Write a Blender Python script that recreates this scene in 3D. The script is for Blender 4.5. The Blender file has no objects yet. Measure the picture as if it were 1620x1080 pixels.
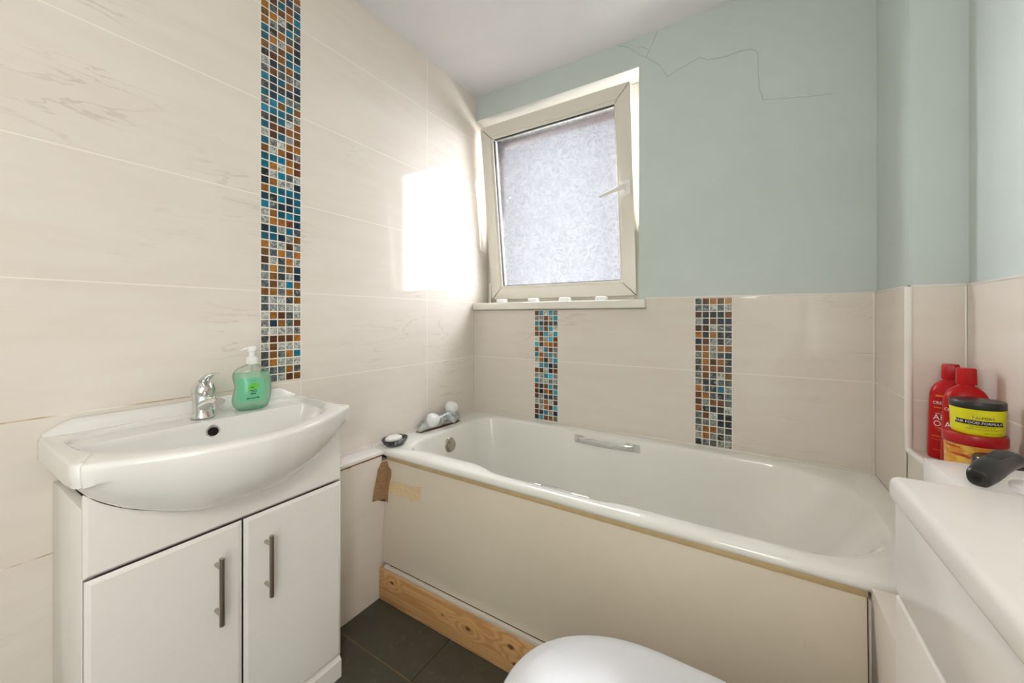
import bpy, bmesh, math, random
from mathutils import Vector, Matrix, Euler
random.seed(7)
PI = math.pi
S = bpy.context.scene
C = S.collection

def lin(c):
    return tuple(((v/255)/12.92 if v/255 <= .04045 else ((v/255+.055)/1.055)**2.4) for v in c)

# ------------------------------------------------------------------ camera
H = 1.10                                             # camera height above the floor
cam_d = bpy.data.cameras.new('camera')
cam = bpy.data.objects.new('camera', cam_d); C.objects.link(cam)
cam.location = (0, 0, H)
cam.rotation_euler = (PI/2, 0, math.radians(31.6812))
cam_d.sensor_width = 36; cam_d.lens = 604.25/1620*36
cam_d.shift_y = -38.64/1620
cam_d.clip_start = .02
S.camera = cam

# ------------------------------------------------------------------ world, lights, exposure
W = bpy.data.worlds.new('overcast_sky'); S.world = W; W.use_nodes = True
bg = W.node_tree.nodes['Background']
bg.inputs['Color'].default_value = (.96, .975, 1, 1); bg.inputs['Strength'].default_value = 0.42
S.view_settings.view_transform = 'Standard'; S.view_settings.look = 'None'
S.view_settings.exposure = 0.66; S.view_settings.gamma = 1
S.view_settings.use_curve_mapping = False

def area(name, loc, rot, sx, sy, power, col):
    l = bpy.data.lights.new(name, 'AREA'); l.shape = 'RECTANGLE'; l.size = sx; l.size_y = sy
    l.energy = power; l.color = col
    o = bpy.data.objects.new(name, l); C.objects.link(o); o.location = loc; o.rotation_euler = rot
    return o
# bright open sky over the window and to either side of it; straight ahead lies only the dull horizon
area('sky_overhead', (-.87, 3.35, 4.35), (math.radians(-48), 0, 0), 5.2, 2.2, 470, (.98, .985, 1))
def sky_side(name, loc, w, h, power):
    v = Vector((-.87, 1.85, 1.7)) - Vector(loc)
    o = area(name, loc, (0, 0, 0), w, h, power, (.97, .985, 1)); o.rotation_euler = v.to_track_quat('-Z', 'Z').to_euler()
sky_side('sky_left', (-5.3, 3.9, 2.3), 4.2, 3.2, 2300)
sky_side('sky_right', (2.0, 4.0, 2.4), 3.0, 3.2, 540)
# fill light added at an unseen doorway put into the right-hand wall
area('doorway_fill', (.56, -.78, .62), (0, math.radians(90), 0), 1.2, .78, 7, (1, .97, .93))
# unseen fill light added just behind the camera to brighten the room
cam_fill = bpy.data.lights.new('camera_fill_light', 'POINT'); cam_fill.energy = 11.5; cam_fill.color = (1, .95, .87); cam_fill.shadow_soft_size = .16
lo = bpy.data.objects.new('camera_fill_light', cam_fill); C.objects.link(lo); lo.location = (.02, -.28, 1.42)

# ------------------------------------------------------------------ object helpers
def fin(bm, name, mats, parent=None, smooth=True, ang=35):
    bmesh.ops.remove_doubles(bm, verts=bm.verts, dist=1e-6)
    bmesh.ops.recalc_face_normals(bm, faces=bm.faces)
    bm.normal_update()
    if smooth:
        for f in bm.faces: f.smooth = True
        for e in bm.edges:
            if len(e.link_faces) == 2:
                e.smooth = e.calc_face_angle(0) < math.radians(ang)
    org = Vector((0, 0, 0)); p = parent
    while p is not None: org += p.location; p = p.parent
    bmesh.ops.translate(bm, verts=bm.verts, vec=-org)
    me = bpy.data.meshes.new(name); bm.to_mesh(me); bm.free()
    for m in (mats if isinstance(mats, (list, tuple)) else [mats]): me.materials.append(m)
    o = bpy.data.objects.new(name, me); C.objects.link(o)
    if parent: o.parent = parent
    return o
def empty(name, loc, parent=None):
    o = bpy.data.objects.new(name, None); C.objects.link(o); o.location = loc
    o.empty_display_size = .05
    if parent: o.parent = parent
    return o
def thing(name, loc, label, cat, group=None):
    return tag(empty(name, loc), label, cat, group)
def tag(o, label, cat, group=None):
    o['label'] = label; o['category'] = cat
    if group: o['group'] = group
    return o
def struct(o, label=None):
    o['kind'] = 'structure'
    if label: o['label'] = label
    return o
def B(): return bmesh.new()
def box(bm, x0, x1, y0, y1, z0, z1, bev=0, seg=2, mi=0):
    vs = [bm.verts.new((x, y, z)) for x in (x0, x1) for y in (y0, y1) for z in (z0, z1)]
    fs = [bm.faces.new([vs[i] for i in q]) for q in ((0,1,3,2),(4,6,7,5),(0,4,5,1),(2,3,7,6),(0,2,6,4),(1,5,7,3))]
    for f in fs: f.material_index = mi
    if bev:
        es = list({e for f in fs for e in f.edges})
        r = bmesh.ops.bevel(bm, geom=es, offset=bev, segments=seg, profile=.5, affect='EDGES')
        for f in r['faces']: f.material_index = mi
    return vs
def loft(bm, rings, closed=True, cap0=True, cap1=True, mi=0):
    R = [[bm.verts.new(p) for p in r] for r in rings]
    n = len(R[0])
    for a, b in zip(R, R[1:]):
        for i in range(n if closed else n-1):
            j = (i+1) % n
            try: f = bm.faces.new((a[i], a[j], b[j], b[i])); f.material_index = mi
            except ValueError: pass
    if cap0: bm.faces.new(R[0][::-1]).material_index = mi
    if cap1: bm.faces.new(R[-1]).material_index = mi
    return R
def lathe(bm, c, prof, n=40, sx=1, sy=1, M=None, mi=0, cap0=True, cap1=True):
    rings = []
    for r, z in prof:
        ring = []
        for i in range(n):
            a = 2*PI*i/n
            p = Vector((r*sx*math.cos(a), r*sy*math.sin(a), z))
            if M is not None: p = M @ p
            ring.append(p + Vector(c))
        rings.append(ring)
    return loft(bm, rings, True, cap0, cap1, mi)
def tube(bm, pts, r, n=14, mi=0):
    pts = [Vector(p) for p in pts]; rings = []
    up = Vector((0, 0, 1))
    d0 = (pts[1]-pts[0]).normalized()
    if abs(d0.dot(up)) > .9: up = Vector((0, 1, 0))
    s = d0.cross(up).normalized()
    for i, p in enumerate(pts):
        a = pts[max(0, i-1)]; b = pts[min(len(pts)-1, i+1)]
        d = (b-a).normalized(); s = (s - d*s.dot(d)).normalized(); u = s.cross(d)
        rr = r[i] if isinstance(r, (list, tuple)) else r
        rings.append([p + (s*math.cos(2*PI*k/n) + u*math.sin(2*PI*k/n))*rr for k in range(n)])
    return loft(bm, rings, mi=mi)
def prism(bm, poly, f0, f1, mi=0):
    """poly of 2-D points; f0, f1 map a 2-D point to the two end planes"""
    a = [bm.verts.new(f0(p)) for p in poly]; b = [bm.verts.new(f1(p)) for p in poly]
    n = len(poly)
    for i in range(n): bm.faces.new((a[i], a[(i+1) % n], b[(i+1) % n], b[i])).material_index = mi
    bm.faces.new(a[::-1]).material_index = mi; bm.faces.new(b).material_index = mi
def interp(t, xs, ys):
    if t <= xs[0]: return ys[0]
    for i in range(len(xs)-1):
        if t <= xs[i+1]:
            k = (t-xs[i])/(xs[i+1]-xs[i]); return ys[i]+(ys[i+1]-ys[i])*k
    return ys[-1]
def sm(t):
    t = max(0, min(1, t)); return t*t*(3-2*t)
def spline(keys, n):
    """Catmull-Rom through tuples of numbers, n samples per span"""
    out = []
    for i in range(len(keys)-1):
        p0 = keys[max(0, i-1)]; p1 = keys[i]; p2 = keys[i+1]; p3 = keys[min(len(keys)-1, i+2)]
        for k in range(n):
            t = k/n
            out.append(tuple(.5*((2*b)+(-a+c)*t+(2*a-5*b+4*c-d)*t*t+(-a+3*b-3*c+d)*t**3) for a, b, c, d in zip(p0, p1, p2, p3)))
    out.append(tuple(keys[-1])); return out
def text_bm(body, size, fn, extrude=.0, align='CENTER', sub=.004):
    """lettering: a text outline meshed, then each vertex mapped through fn((u, v)) -> 3-D point"""
    cu = bpy.data.curves.new('lettering', 'FONT'); cu.body = body; cu.size = size; cu.align_x = align; cu.align_y = 'CENTER'
    cu.resolution_u = 3
    o = bpy.data.objects.new('lettering_source', cu); C.objects.link(o)
    dg = bpy.context.evaluated_depsgraph_get(); dg.update()
    me = bpy.data.meshes.new_from_object(o.evaluated_get(dg))
    bm = bmesh.new(); bm.from_mesh(me)
    bpy.data.objects.remove(o); bpy.data.curves.remove(cu); bpy.data.meshes.remove(me)
    for v in bm.verts: v.co = Vector(fn((v.co.x, v.co.y)))
    return bm
def merge(dst, src):
    me = bpy.data.meshes.new('merge_buffer'); src.to_mesh(me); src.free(); dst.from_mesh(me); bpy.data.meshes.remove(me)

# ------------------------------------------------------------------ materials
def newmat(name):
    m = bpy.data.materials.new(name); m.use_nodes = True
    nt = m.node_tree; nt.nodes.clear()
    out = nt.nodes.new('ShaderNodeOutputMaterial')
    return m, nt, out
class NT:
    def __init__(s, nt): s.nt = nt
    def n(s, t, **k):
        o = s.nt.nodes.new(t)
        for a, v in k.items(): setattr(o, a, v)
        return o
    def set(s, sock, v):
        if isinstance(v, bpy.types.NodeSocket): s.nt.links.new(v, sock)
        else: sock.default_value = v
    def math(s, op, a, b=0, c=0, clamp=False):
        o = s.n('ShaderNodeMath', operation=op, use_clamp=clamp)
        for i, v in enumerate((a, b, c)): s.set(o.inputs[i], v)
        return o.outputs[0]
    def mix(s, f, a, b):
        o = s.n('ShaderNodeMix', data_type='RGBA')
        s.set(o.inputs[0], f)
        for i, v in ((6, a), (7, b)):
            s.set(o.inputs[i], v if isinstance(v, bpy.types.NodeSocket) else (*v[:3], 1))
        return o.outputs[2]
    def noise(s, vec, scale, detail=3, rough=.55, dist=0):
        o = s.n('ShaderNodeTexNoise'); s.set(o.inputs['Vector'], vec)
        o.inputs['Scale'].default_value = scale; o.inputs['Detail'].default_value = detail
        o.inputs['Roughness'].default_value = rough; o.inputs['Distortion'].default_value = dist
        return o.outputs[0]
    def ramp(s, f, a, b):
        """0 below a, 1 above b, smooth"""
        o = s.n('ShaderNodeMapRange', interpolation_type='SMOOTHSTEP'); s.set(o.inputs[0], f)
        o.inputs[1].default_value = a; o.inputs[2].default_value = b
        return o.outputs[0]
    def mapping(s, vec, scale=(1,1,1), rot=(0,0,0), loc=(0,0,0)):
        o = s.n('ShaderNodeMapping'); s.set(o.inputs[0], vec)
        o.inputs['Scale'].default_value = scale; o.inputs['Rotation'].default_value = rot; o.inputs['Location'].default_value = loc
        return o.outputs[0]
    def bump(s, h, strength=.3, dist=.002):
        o = s.n('ShaderNodeBump'); s.set(o.inputs['Height'], h)
        o.inputs['Strength'].default_value = strength; o.inputs['Distance'].default_value = dist
        return o.outputs[0]
def pbsdf(g, out, col, rough=.4, metal=0, normal=None, spec=.5, coat=0, trans=0, ior=1.45):
    p = g.n('ShaderNodeBsdfPrincipled')
    g.set(p.inputs['Base Color'], col if isinstance(col, bpy.types.NodeSocket) else (*col[:3], 1))
    g.set(p.inputs['Roughness'], rough); p.inputs['Metallic'].default_value = metal
    p.inputs['Specular IOR Level'].default_value = spec; p.inputs['Coat Weight'].default_value = coat
    p.inputs['Transmission Weight'].default_value = trans; p.inputs['IOR'].default_value = ior
    if normal is not None: g.set(p.inputs['Normal'], normal)
    if out is not None: g.nt.links.new(p.outputs[0], out.inputs[0])
    return p
def simple(name, srgb, rough=.4, metal=0, var=.03, scale=12, bump=0, spec=.5, coat=0):
    m, nt, out = newmat(name); g = NT(nt)
    tc = g.n('ShaderNodeTexCoord').outputs['Object']
    n = g.noise(tc, scale, 4)
    c = lin(srgb); lo_ = tuple(v*(1-var*2) for v in c); hi = tuple(min(1, v*(1+var)) for v in c)
    col = g.mix(n, lo_, hi)
    nr = g.bump(g.noise(tc, scale*6, 3), bump, .001) if bump else None
    pbsdf(g, out, col, rough, metal, nr, spec, coat)
    return m

def tile_material(name, horiz, v_axis, v_lines, h0=.269, dh=.3048, stain=False, base=(230, 221, 211)):
    """polished cream tile: joints every dh in z and at the listed positions along v_axis"""
    m, nt, out = newmat(name); g = NT(nt)
    tc = g.n('ShaderNodeTexCoord').outputs['Object']
    sp = g.n('ShaderNodeSeparateXYZ'); g.set(sp.inputs[0], tc)
    z = sp.outputs[2]; u = sp.outputs['XYZ'.index(v_axis)]
    w = .0016
    fr = g.math('PINGPONG', g.math('SUBTRACT', z, h0), dh/2)      # 0 at a joint
    mask = g.math('LESS_THAN', fr, w) if horiz else 0.0
    for v in v_lines:
        d = g.math('ABSOLUTE', g.math('SUBTRACT', u, v))
        mask = g.math('MAXIMUM', mask, g.math('LESS_THAN', d, w))
    # faint diagonal veining
    mp = g.mapping(tc, (1.2, 1.2, 7), (0.22, .25, 0))
    wv = g.noise(mp, 1.9, 5, .55, .6)
    vein = g.math('SUBTRACT', 1.0, g.ramp(g.math('ABSOLUTE', g.math('SUBTRACT', wv, .5)), 0, .018))
    vein = g.math('MULTIPLY', vein, g.ramp(g.noise(tc, 2.3, 2), .50, .68))
    c0 = lin(base); c1 = lin((base[0]-4, base[1]-5, base[2]-6))
    col = g.mix(g.ramp(g.noise(mp, 3, 4), .3, .75), c0, c1)
    col = g.mix(g.math('MULTIPLY', vein, .36), col, lin((176, 164, 150)))
    grout = lin((238, 231, 220))
    if stain:
        sm_ = g.math('MULTIPLY', g.ramp(g.noise(tc, 7, 3), .40, .56), g.math('LESS_THAN', z, .95))
        yl = g.math('LESS_THAN', sp.outputs[1], .62)
        gcol = g.mix(g.math('MULTIPLY', g.math('MULTIPLY', sm_, yl), .85), grout, lin((176, 140, 96)))
    else: gcol = grout
    col = g.mix(mask, col, gcol)
    rough = g.math('ADD', g.math('MULTIPLY', mask, .5), g.math('ADD', .035, g.math('MULTIPLY', g.noise(tc, 5, 3), .03)))
    h = g.math('ADD', g.math('MULTIPLY', mask, -1.0), g.math('MULTIPLY', g.noise(tc, 6, 2), .35))
    pbsdf(g, out, col, rough, 0, g.bump(h, .18, .0012), .45)
    return m

M = {}
M['tile_left'] = tile_material('cream_tile_left', True, 'Y', (.004, .614, .743, 1.358), stain=True)
M['tile_back'] = tile_material('cream_tile_back', True, 'X', (-.939, -.807, -.186, -.052))
M['tile_right'] = tile_material('cream_tile_right', True, 'Y', (.62,))
M['tile_plain'] = tile_material('cream_tile_plain', False, 'Y', ())
M['grout'] = simple('tile_grout', (236, 229, 217), .7, bump=.2, scale=30)
M['trim'] = simple('white_plastic_trim', (238, 233, 227), .3)
def paint(name, srgb, rough=.55):
    m, nt, out = newmat(name); g = NT(nt)
    tc = g.n('ShaderNodeTexCoord').outputs['Object']
    c = lin(srgb)
    col = g.mix(g.ramp(g.noise(tc, 2.2, 4), .3, .7), tuple(v*.97 for v in c), tuple(min(1, v*1.02) for v in c))
    h = g.math('ADD', g.math('MULTIPLY', g.noise(tc, 3, 3), .8), g.math('MULTIPLY', g.noise(tc, 160, 2), .06))
    pbsdf(g, out, col, rough, 0, g.bump(h, .25, .006), .35)
    return m
M['blue'] = paint('duck_egg_wall_paint', (204, 213, 209))
M['ceiling'] = paint('ceiling_paint', (236, 234, 234), .7)
M['plaster'] = paint('white_plaster', (238, 237, 233))
M['crack'] = simple('plaster_crack', (150, 160, 153), .9)
def slate():
    m, nt, out = newmat('slate_floor_tile'); g = NT(nt)
    tc = g.n('ShaderNodeTexCoord').outputs['Object']
    sp = g.n('ShaderNodeSeparateXYZ'); g.set(sp.inputs[0], tc)
    dy = g.math('PINGPONG', g.math('SUBTRACT', sp.outputs[1], .82), .155)
    row = g.math('FLOOR', g.math('DIVIDE', g.math('SUBTRACT', sp.outputs[1], .82), .31))
    off = g.math('MULTIPLY', g.math('ABSOLUTE', g.math('MODULO', row, 2)), .305)
    dx = g.math('PINGPONG', g.math('SUBTRACT', g.math('SUBTRACT', sp.outputs[0], -.865), off), .305)
    my = g.math('LESS_THAN', dy, .0022); mx = g.math('LESS_THAN', dx, .0014)
    n1 = g.noise(tc, 9, 6, .65); n2 = g.noise(tc, 45, 5, .6)
    col = g.mix(n1, lin((62, 60, 50)), lin((92, 90, 76)))
    col = g.mix(g.ramp(n2, .55, .8), col, lin((104, 101, 88)))
    sc = g.noise(g.mapping(tc, (40, 3, 1), (0, 0, .6)), 3, 4)
    col = g.mix(g.math('MULTIPLY', g.ramp(sc, .66, .74), .35), col, lin((120, 115, 105)))
    sc = g.ramp(g.noise(tc, 120, 2), .78, .84)
    col = g.mix(g.math('MULTIPLY', sc, .6), col, lin((150, 140, 120)))
    gr = g.mix(g.noise(tc, 18, 3), lin((96, 74, 54)), lin((140, 112, 84)))
    col = g.mix(my, col, gr); col = g.mix(mx, col, lin((30, 28, 25)))
    h = g.math('ADD', g.math('ADD', g.math('MULTIPLY', n1, .6), g.math('MULTIPLY', n2, .4)), g.math('MULTIPLY', g.math('MAXIMUM', mx, my), -.6))
    pbsdf(g, out, col, g.math('ADD', .38, g.math('MULTIPLY', n2, .3)), 0, g.bump(h, .5, .004), .4)
    return m
M['slate'] = slate()
def wood():
    m, nt, out = newmat('pine_board'); g = NT(nt)
    tc = g.n('ShaderNodeTexCoord').outputs['Object']
    sp = g.n('ShaderNodeSeparateXYZ'); g.set(sp.inputs[0], tc)
    kd = 1.0
    for kx, kz, kr in ((-1.152, .088, 1), (-.898, .071, .5), (-.787, .070, 1.1), (-.62, .086, 1.2), (-.604, .040, 1), (-.35, .08, 1), (-.02, .05, 1.1)):
        ex = g.math('MULTIPLY', g.math('SUBTRACT', sp.outputs[0], kx), .62/kr); ez = g.math('MULTIPLY', g.math('SUBTRACT', sp.outputs[2], kz), 1/kr)
        kd = g.math('MINIMUM', kd, g.math('SQRT', g.math('ADD', g.math('MULTIPLY', ex, ex), g.math('MULTIPLY', ez, ez))))
    bend = g.math('MULTIPLY', g.math('SUBTRACT', 1, g.ramp(kd, 0, .045)), .22)
    wv = g.noise(g.mapping(tc, (.35, 8, 8)), 2.2, 2, .4, .1)
    rings = g.math('SINE', g.math('MULTIPLY', g.math('ADD', wv, bend), 60))
    fine = g.noise(g.mapping(tc, (6, 160, 160)), 1, 3)
    col = g.mix(g.ramp(rings, -.7, 1), lin((232, 184, 130)), lin((214, 160, 104)))
    col = g.mix(g.math('MULTIPLY', fine, .35), col, lin((150, 98, 54)))
    knot = g.math('SUBTRACT', 1, g.ramp(kd, .003, .009))
    col = g.mix(g.math('MULTIPLY', knot, .9), col, lin((84, 50, 26)))
    col = g.mix(g.math('MULTIPLY', g.ramp(g.noise(tc, 30, 4), .62, .8), .3), col, lin((140, 98, 62)))
    pbsdf(g, out, col, .55, 0, g.bump(fine, .15, .001), .3)
    return m
M['wood'] = wood()
M['white_wood'] = simple('painted_batten', (226, 216, 202), .55, var=.06, scale=20)
M['ceramic'] = simple('glazed_ceramic', (240, 238, 234), .08, var=.008, spec=.6, coat=.3)
M['enamel'] = simple('bath_enamel', (240, 239, 232), .10, var=.012, scale=5, spec=.6, coat=.2)
M['lacquer'] = simple('white_gloss_cabinet', (241, 237, 232), .20, var=.012, scale=4, spec=.5)
M['panel'] = simple('cream_bath_panel', (227, 215, 196), .28, var=.02, scale=3, spec=.5)
M['sealant'] = simple('yellowed_sealant', (205, 180, 136), .5, var=.12, scale=30)
M['rust'] = simple('brown_stain', (142, 104, 64), .8, var=.2, scale=60)
M['dark'] = simple('gap_shade_black', (26, 22, 18), .9)  # near-black standing in for shade inside gaps and holes
M['upvc'] = simple('ivory_upvc', (226, 221, 208), .3, var=.012)
M['gasket'] = simple('black_rubber_gasket', (52, 50, 48), .6)
M['brown'] = simple('brown_timber', (104, 82, 76), .7, var=.12, scale=40)
M['chrome'] = simple('chrome', (222, 222, 220), .07, 1, var=.01)
M['steel'] = simple('brushed_steel', (186, 178, 166), .28, 1, var=.05, scale=60)
M['white_plastic'] = simple('white_plastic', (240, 240, 238), .3)
M['lid_plastic'] = simple('white_seat_plastic', (214, 214, 216), .22, var=.02, scale=10, spec=.5)
M['white_metal'] = simple('white_handle', (232, 230, 226), .25)
M['black_plastic'] = simple('black_plastic', (38, 37, 36), .38, var=.1)
M['dark_plastic'] = simple('dark_plum_plastic', (44, 30, 30), .25, var=.1)
M['red'] = simple('red_bottle_plastic', (178, 6, 12), .34, var=.06, spec=.3)
M['red_lid'] = simple('red_jar_lid', (168, 10, 24), .3, var=.05)
M['orange'] = simple('orange_print', (226, 118, 20), .4, var=.15, scale=200)
M['white_ink'] = simple('white_print', (244, 236, 232), .5)
M['black_ink'] = simple('black_print', (24, 22, 18), .4)
M['yellow'] = simple('yellow_jar_plastic', (220, 214, 26), .3, var=.03)
M['yellow_ink'] = simple('pale_yellow_print', (240, 232, 96), .4)
M['olive_ink'] = simple('olive_print', (92, 92, 24), .4)
M['green_ink'] = simple('dark_green_print', (14, 96, 58), .4)
M['leaf'] = simple('leaf_green_print', (104, 200, 64), .4, var=.12, scale=200)
M['white_soap'] = simple('white_soap', (240, 236, 226), .45, var=.02, bump=.05)
M['sill'] = simple('sill_board', (238, 233, 224), .25, var=.02)

def limescale():
    m, nt, out = newmat('limescaled_chrome'); g = NT(nt)
    tc = g.n('ShaderNodeTexCoord').outputs['Object']
    a = g.noise(tc, 30, 3, .5); b = g.noise(tc, 90, 3)
    col = g.mix(g.ramp(a, .35, .65), lin((172, 176, 176)), lin((200, 202, 198)))
    p1 = pbsdf(g, None, lin((176, 180, 180)), .25, 1)
    p2 = pbsdf(g, None, col, .6, .35, g.bump(b, .3, .001))
    ms = g.n('ShaderNodeMixShader'); g.set(ms.inputs[0], g.math('ADD', .45, g.math('MULTIPLY', g.ramp(a, .35, .6), .45)))
    nt.links.new(p1.outputs[0], ms.inputs[1]); nt.links.new(p2.outputs[0], ms.inputs[2]); nt.links.new(ms.outputs[0], out.inputs[0])
    return m
M['limescale'] = limescale()
def marble_black():
    m, nt, out = newmat('black_marbled_dish'); g = NT(nt)
    tc = g.n('ShaderNodeTexCoord').outputs['Object']
    a = g.noise(tc, 28, 5, .6, 1.5)
    v = g.math('SUBTRACT', 1, g.ramp(g.math('ABSOLUTE', g.math('SUBTRACT', a, .5)), 0, .03))
    col = g.mix(v, lin((44, 46, 52)), lin((170, 172, 176)))
    pbsdf(g, out, col, .15, 0, None, .6); return m
M['marble'] = marble_black()
def tape_mat(name, a, b):
    m, nt, out = newmat(name); g = NT(nt)
    tc = g.n('ShaderNodeTexCoord').outputs['Object']
    n = g.noise(g.mapping(tc, (30, 30, 160)), 2, 4); n2 = g.noise(tc, 70, 4)
    col = g.mix(g.ramp(n, .3, .7), lin(a), lin(b)); col = g.mix(g.math('MULTIPLY', g.ramp(n2, .5, .7), .35), col, tuple(v*.75 for v in lin(a)))
    pbsdf(g, out, col, .45, 0, g.bump(n2, .4, .001), .4); return m
M['brown_tape'] = tape_mat('brown_parcel_tape', (150, 116, 82), (176, 142, 106))
M['beige_tape'] = tape_mat('beige_masking_tape', (222, 196, 152), (236, 214, 174))

def clear(name, tint, alpha_tr, transl, gl=.06, tr_col=None):
    """tinted clear plastic / liquid that lets coloured light through"""
    m, nt, out = newmat(name); g = NT(nt)
    tc = g.n('ShaderNodeTexCoord').outputs['Object']
    t = g.n('ShaderNodeBsdfTransparent'); t.inputs[0].default_value = (*tint, 1)
    l = g.n('ShaderNodeBsdfTranslucent'); g.set(l.inputs[0], g.mix(g.noise(tc, 30, 3), tuple(v*.92 for v in (tr_col or tint)), tr_col or tint))
    d = g.n('ShaderNodeBsdfDiffuse'); d.inputs[0].default_value = (*(tr_col or tint), 1)
    m0 = g.n('ShaderNodeMixShader'); m0.inputs[0].default_value = .5
    nt.links.new(l.outputs[0], m0.inputs[1]); nt.links.new(d.outputs[0], m0.inputs[2])
    m1 = g.n('ShaderNodeMixShader'); m1.inputs[0].default_value = transl
    nt.links.new(t.outputs[0], m1.inputs[1]); nt.links.new(m0.outputs[0], m1.inputs[2])
    gs = g.n('ShaderNodeBsdfGlossy'); gs.inputs['Roughness'].default_value = .06
    fz = g.n('ShaderNodeLayerWeight'); fz.inputs[0].default_value = .25
    m2 = g.n('ShaderNodeMixShader'); g.set(m2.inputs[0], g.math('ADD', g.math('MULTIPLY', fz.outputs['Fresnel'], .6), gl*.3))
    nt.links.new(m1.outputs[0], m2.inputs[1]); nt.links.new(gs.outputs[0], m2.inputs[2])
    nt.links.new(m2.outputs[0], out.inputs[0]); return m
M['clear_plastic'] = clear('clear_bottle_plastic', (.95, .985, .965), 0, .03)
M['green_liquid'] = clear('green_soap_liquid', (.84, .985, .89), 0, .42, tr_col=(.66, 1, .80))
M['green_label'] = clear('green_clear_label', (.72, .96, .85), 0, .55, tr_col=(.34, .94, .66))
M['green_base'] = clear('dark_green_liquid_base', (.50, .85, .68), 0, .4, tr_col=(.20, .60, .42))
def gel():
    m, nt, out = newmat('amber_gel_jar'); g = NT(nt)
    tc = g.n('ShaderNodeTexCoord').outputs['Object']
    a = g.noise(tc, 60, 4, .6); z = g.noise(g.mapping(tc, (20, 20, 70)), 2, 3)
    col = g.mix(g.ramp(a, .35, .65), lin((196, 128, 30)), lin((222, 178, 70)))
    col = g.mix(g.ramp(z, .56, .66), col, lin((176, 50, 22)))
    pbsdf(g, out, col, .12, 0, None, .5, coat=.3); return m
M['gel'] = gel()
def frosted():
    m, nt, out = newmat('patterned_frosted_glass'); g = NT(nt)
    tc = g.n('ShaderNodeTexCoord').outputs['Object']
    # short curled strokes pressed into the pane
    wx = g.n('ShaderNodeTexNoise'); g.set(wx.inputs['Vector'], tc); wx.inputs['Scale'].default_value = 16; wx.inputs['Detail'].default_value = 1
    vm = g.n('ShaderNodeVectorMath', operation='MULTIPLY_ADD')
    g.set(vm.inputs[0], wx.outputs['Color']); vm.inputs[1].default_value = (.13, .13, .13); g.set(vm.inputs[2], tc)
    vo = g.n('ShaderNodeTexVoronoi', feature='F1'); g.set(vo.inputs['Vector'], g.mapping(vm.outputs[0], (38, 38, 84), (0, .5, 0))); vo.inputs['Scale'].default_value = 1
    vo2 = g.n('ShaderNodeTexVoronoi', feature='F1'); g.set(vo2.inputs['Vector'], g.mapping(vm.outputs[0], (88, 38, 40), (0, .35, 0), (.3, .2, .7))); vo2.inputs['Scale'].default_value = 1
    h = g.math('ADD', g.ramp(vo.outputs['Distance'], .05, .75), g.ramp(vo2.outputs['Distance'], .05, .75))
    nrm = g.bump(h, .4, .003)
    tint = g.mix(g.ramp(h, .5, 1.9), (.76, .765, .785), (.885, .89, .905))
    tr = g.n('ShaderNodeBsdfTransparent'); g.set(tr.inputs[0], tint)
    tl = g.n('ShaderNodeBsdfTranslucent'); tl.inputs[0].default_value = (.90, .92, .97, 1); g.set(tl.inputs['Normal'], nrm)
    rf = g.n('ShaderNodeBsdfRefraction'); rf.inputs['IOR'].default_value = 1.07; rf.inputs['Roughness'].default_value = .05; g.set(rf.inputs['Normal'], nrm); g.set(rf.inputs[0], tint)
    gl = g.n('ShaderNodeBsdfGlossy'); gl.inputs['Roughness'].default_value = .12; g.set(gl.inputs['Normal'], nrm)
    def mixs(f, x, y):
        o = g.n('ShaderNodeMixShader'); o.inputs[0].default_value = f
        nt.links.new(x, o.inputs[1]); nt.links.new(y, o.inputs[2]); return o.outputs[0]
    a = mixs(.06, tr.outputs[0], tl.outputs[0])
    b = mixs(.40, a, rf.outputs[0])
    nt.links.new(mixs(.05, b, gl.outputs[0]), out.inputs[0]); return m
M['pane'] = frosted()
def chip_mat():
    m, nt, out = newmat('glass_mosaic_chips'); g = NT(nt)
    tc = g.n('ShaderNodeTexCoord').outputs['Object']
    at = g.n('ShaderNodeVertexColor', layer_name='chip')
    sc = g.n('ShaderNodeSeparateColor', mode='HSV'); g.set(sc.inputs[0], at.outputs[0])
    n = g.noise(tc, 95, 3, .6, 1.6); n2 = g.noise(tc, 42, 2, .6, 1.5)
    foil = g.ramp(n, .38, .62)
    dark = g.mix(.72, at.outputs[0], (0, 0, 0))
    lite = g.mix(.28, at.outputs[0], (1, 1, 1))
    col = g.mix(foil, dark, at.outputs[0]); col = g.mix(g.math('MULTIPLY', g.ramp(n2, .55, .70), .8), col, lite)
    # strongly coloured chips are plainer than the silver-foil ones
    col = g.mix(g.ramp(sc.outputs[1], .25, .6), col, g.mix(g.math('MULTIPLY', g.ramp(n2, .35, .7), .55), at.outputs[0], dark))
    pbsdf(g, out, col, .12, 0, g.bump(n2, .25, .001), .6, coat=.5); return m
M['chip'] = chip_mat()

# ------------------------------------------------------------------ room shell
XL, YB, ZC = -1.32, 1.744, 2.351
bm = B(); box(bm, -1.45, 1.0, -2.4, 2.15, -.1, 0); struct(fin(bm, 'floor', M['slate']))
bm = B(); box(bm, -1.45, 1.0, -1.42, 2.15, ZC, ZC+.1); struct(fin(bm, 'ceiling', M['ceiling']))
bm = B(); box(bm, -1.45, XL, -1.42, 1.99, 0, ZC); wall_left = struct(fin(bm, 'wall_left', M['tile_left'], smooth=False))
YP = YB+.007                                           # painted plaster stands back from the tile face
OX0, OX1, OZ0, OZ1 = XL, -.414, 1.165, 2.218            # window opening
bm = B()
box(bm, OX1, 1.0, YP, 1.99, 0, ZC); box(bm, OX0, OX1, YP, 1.99, OZ1, ZC); box(bm, OX0, OX1, YP, 1.99, 0, OZ0)
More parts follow.
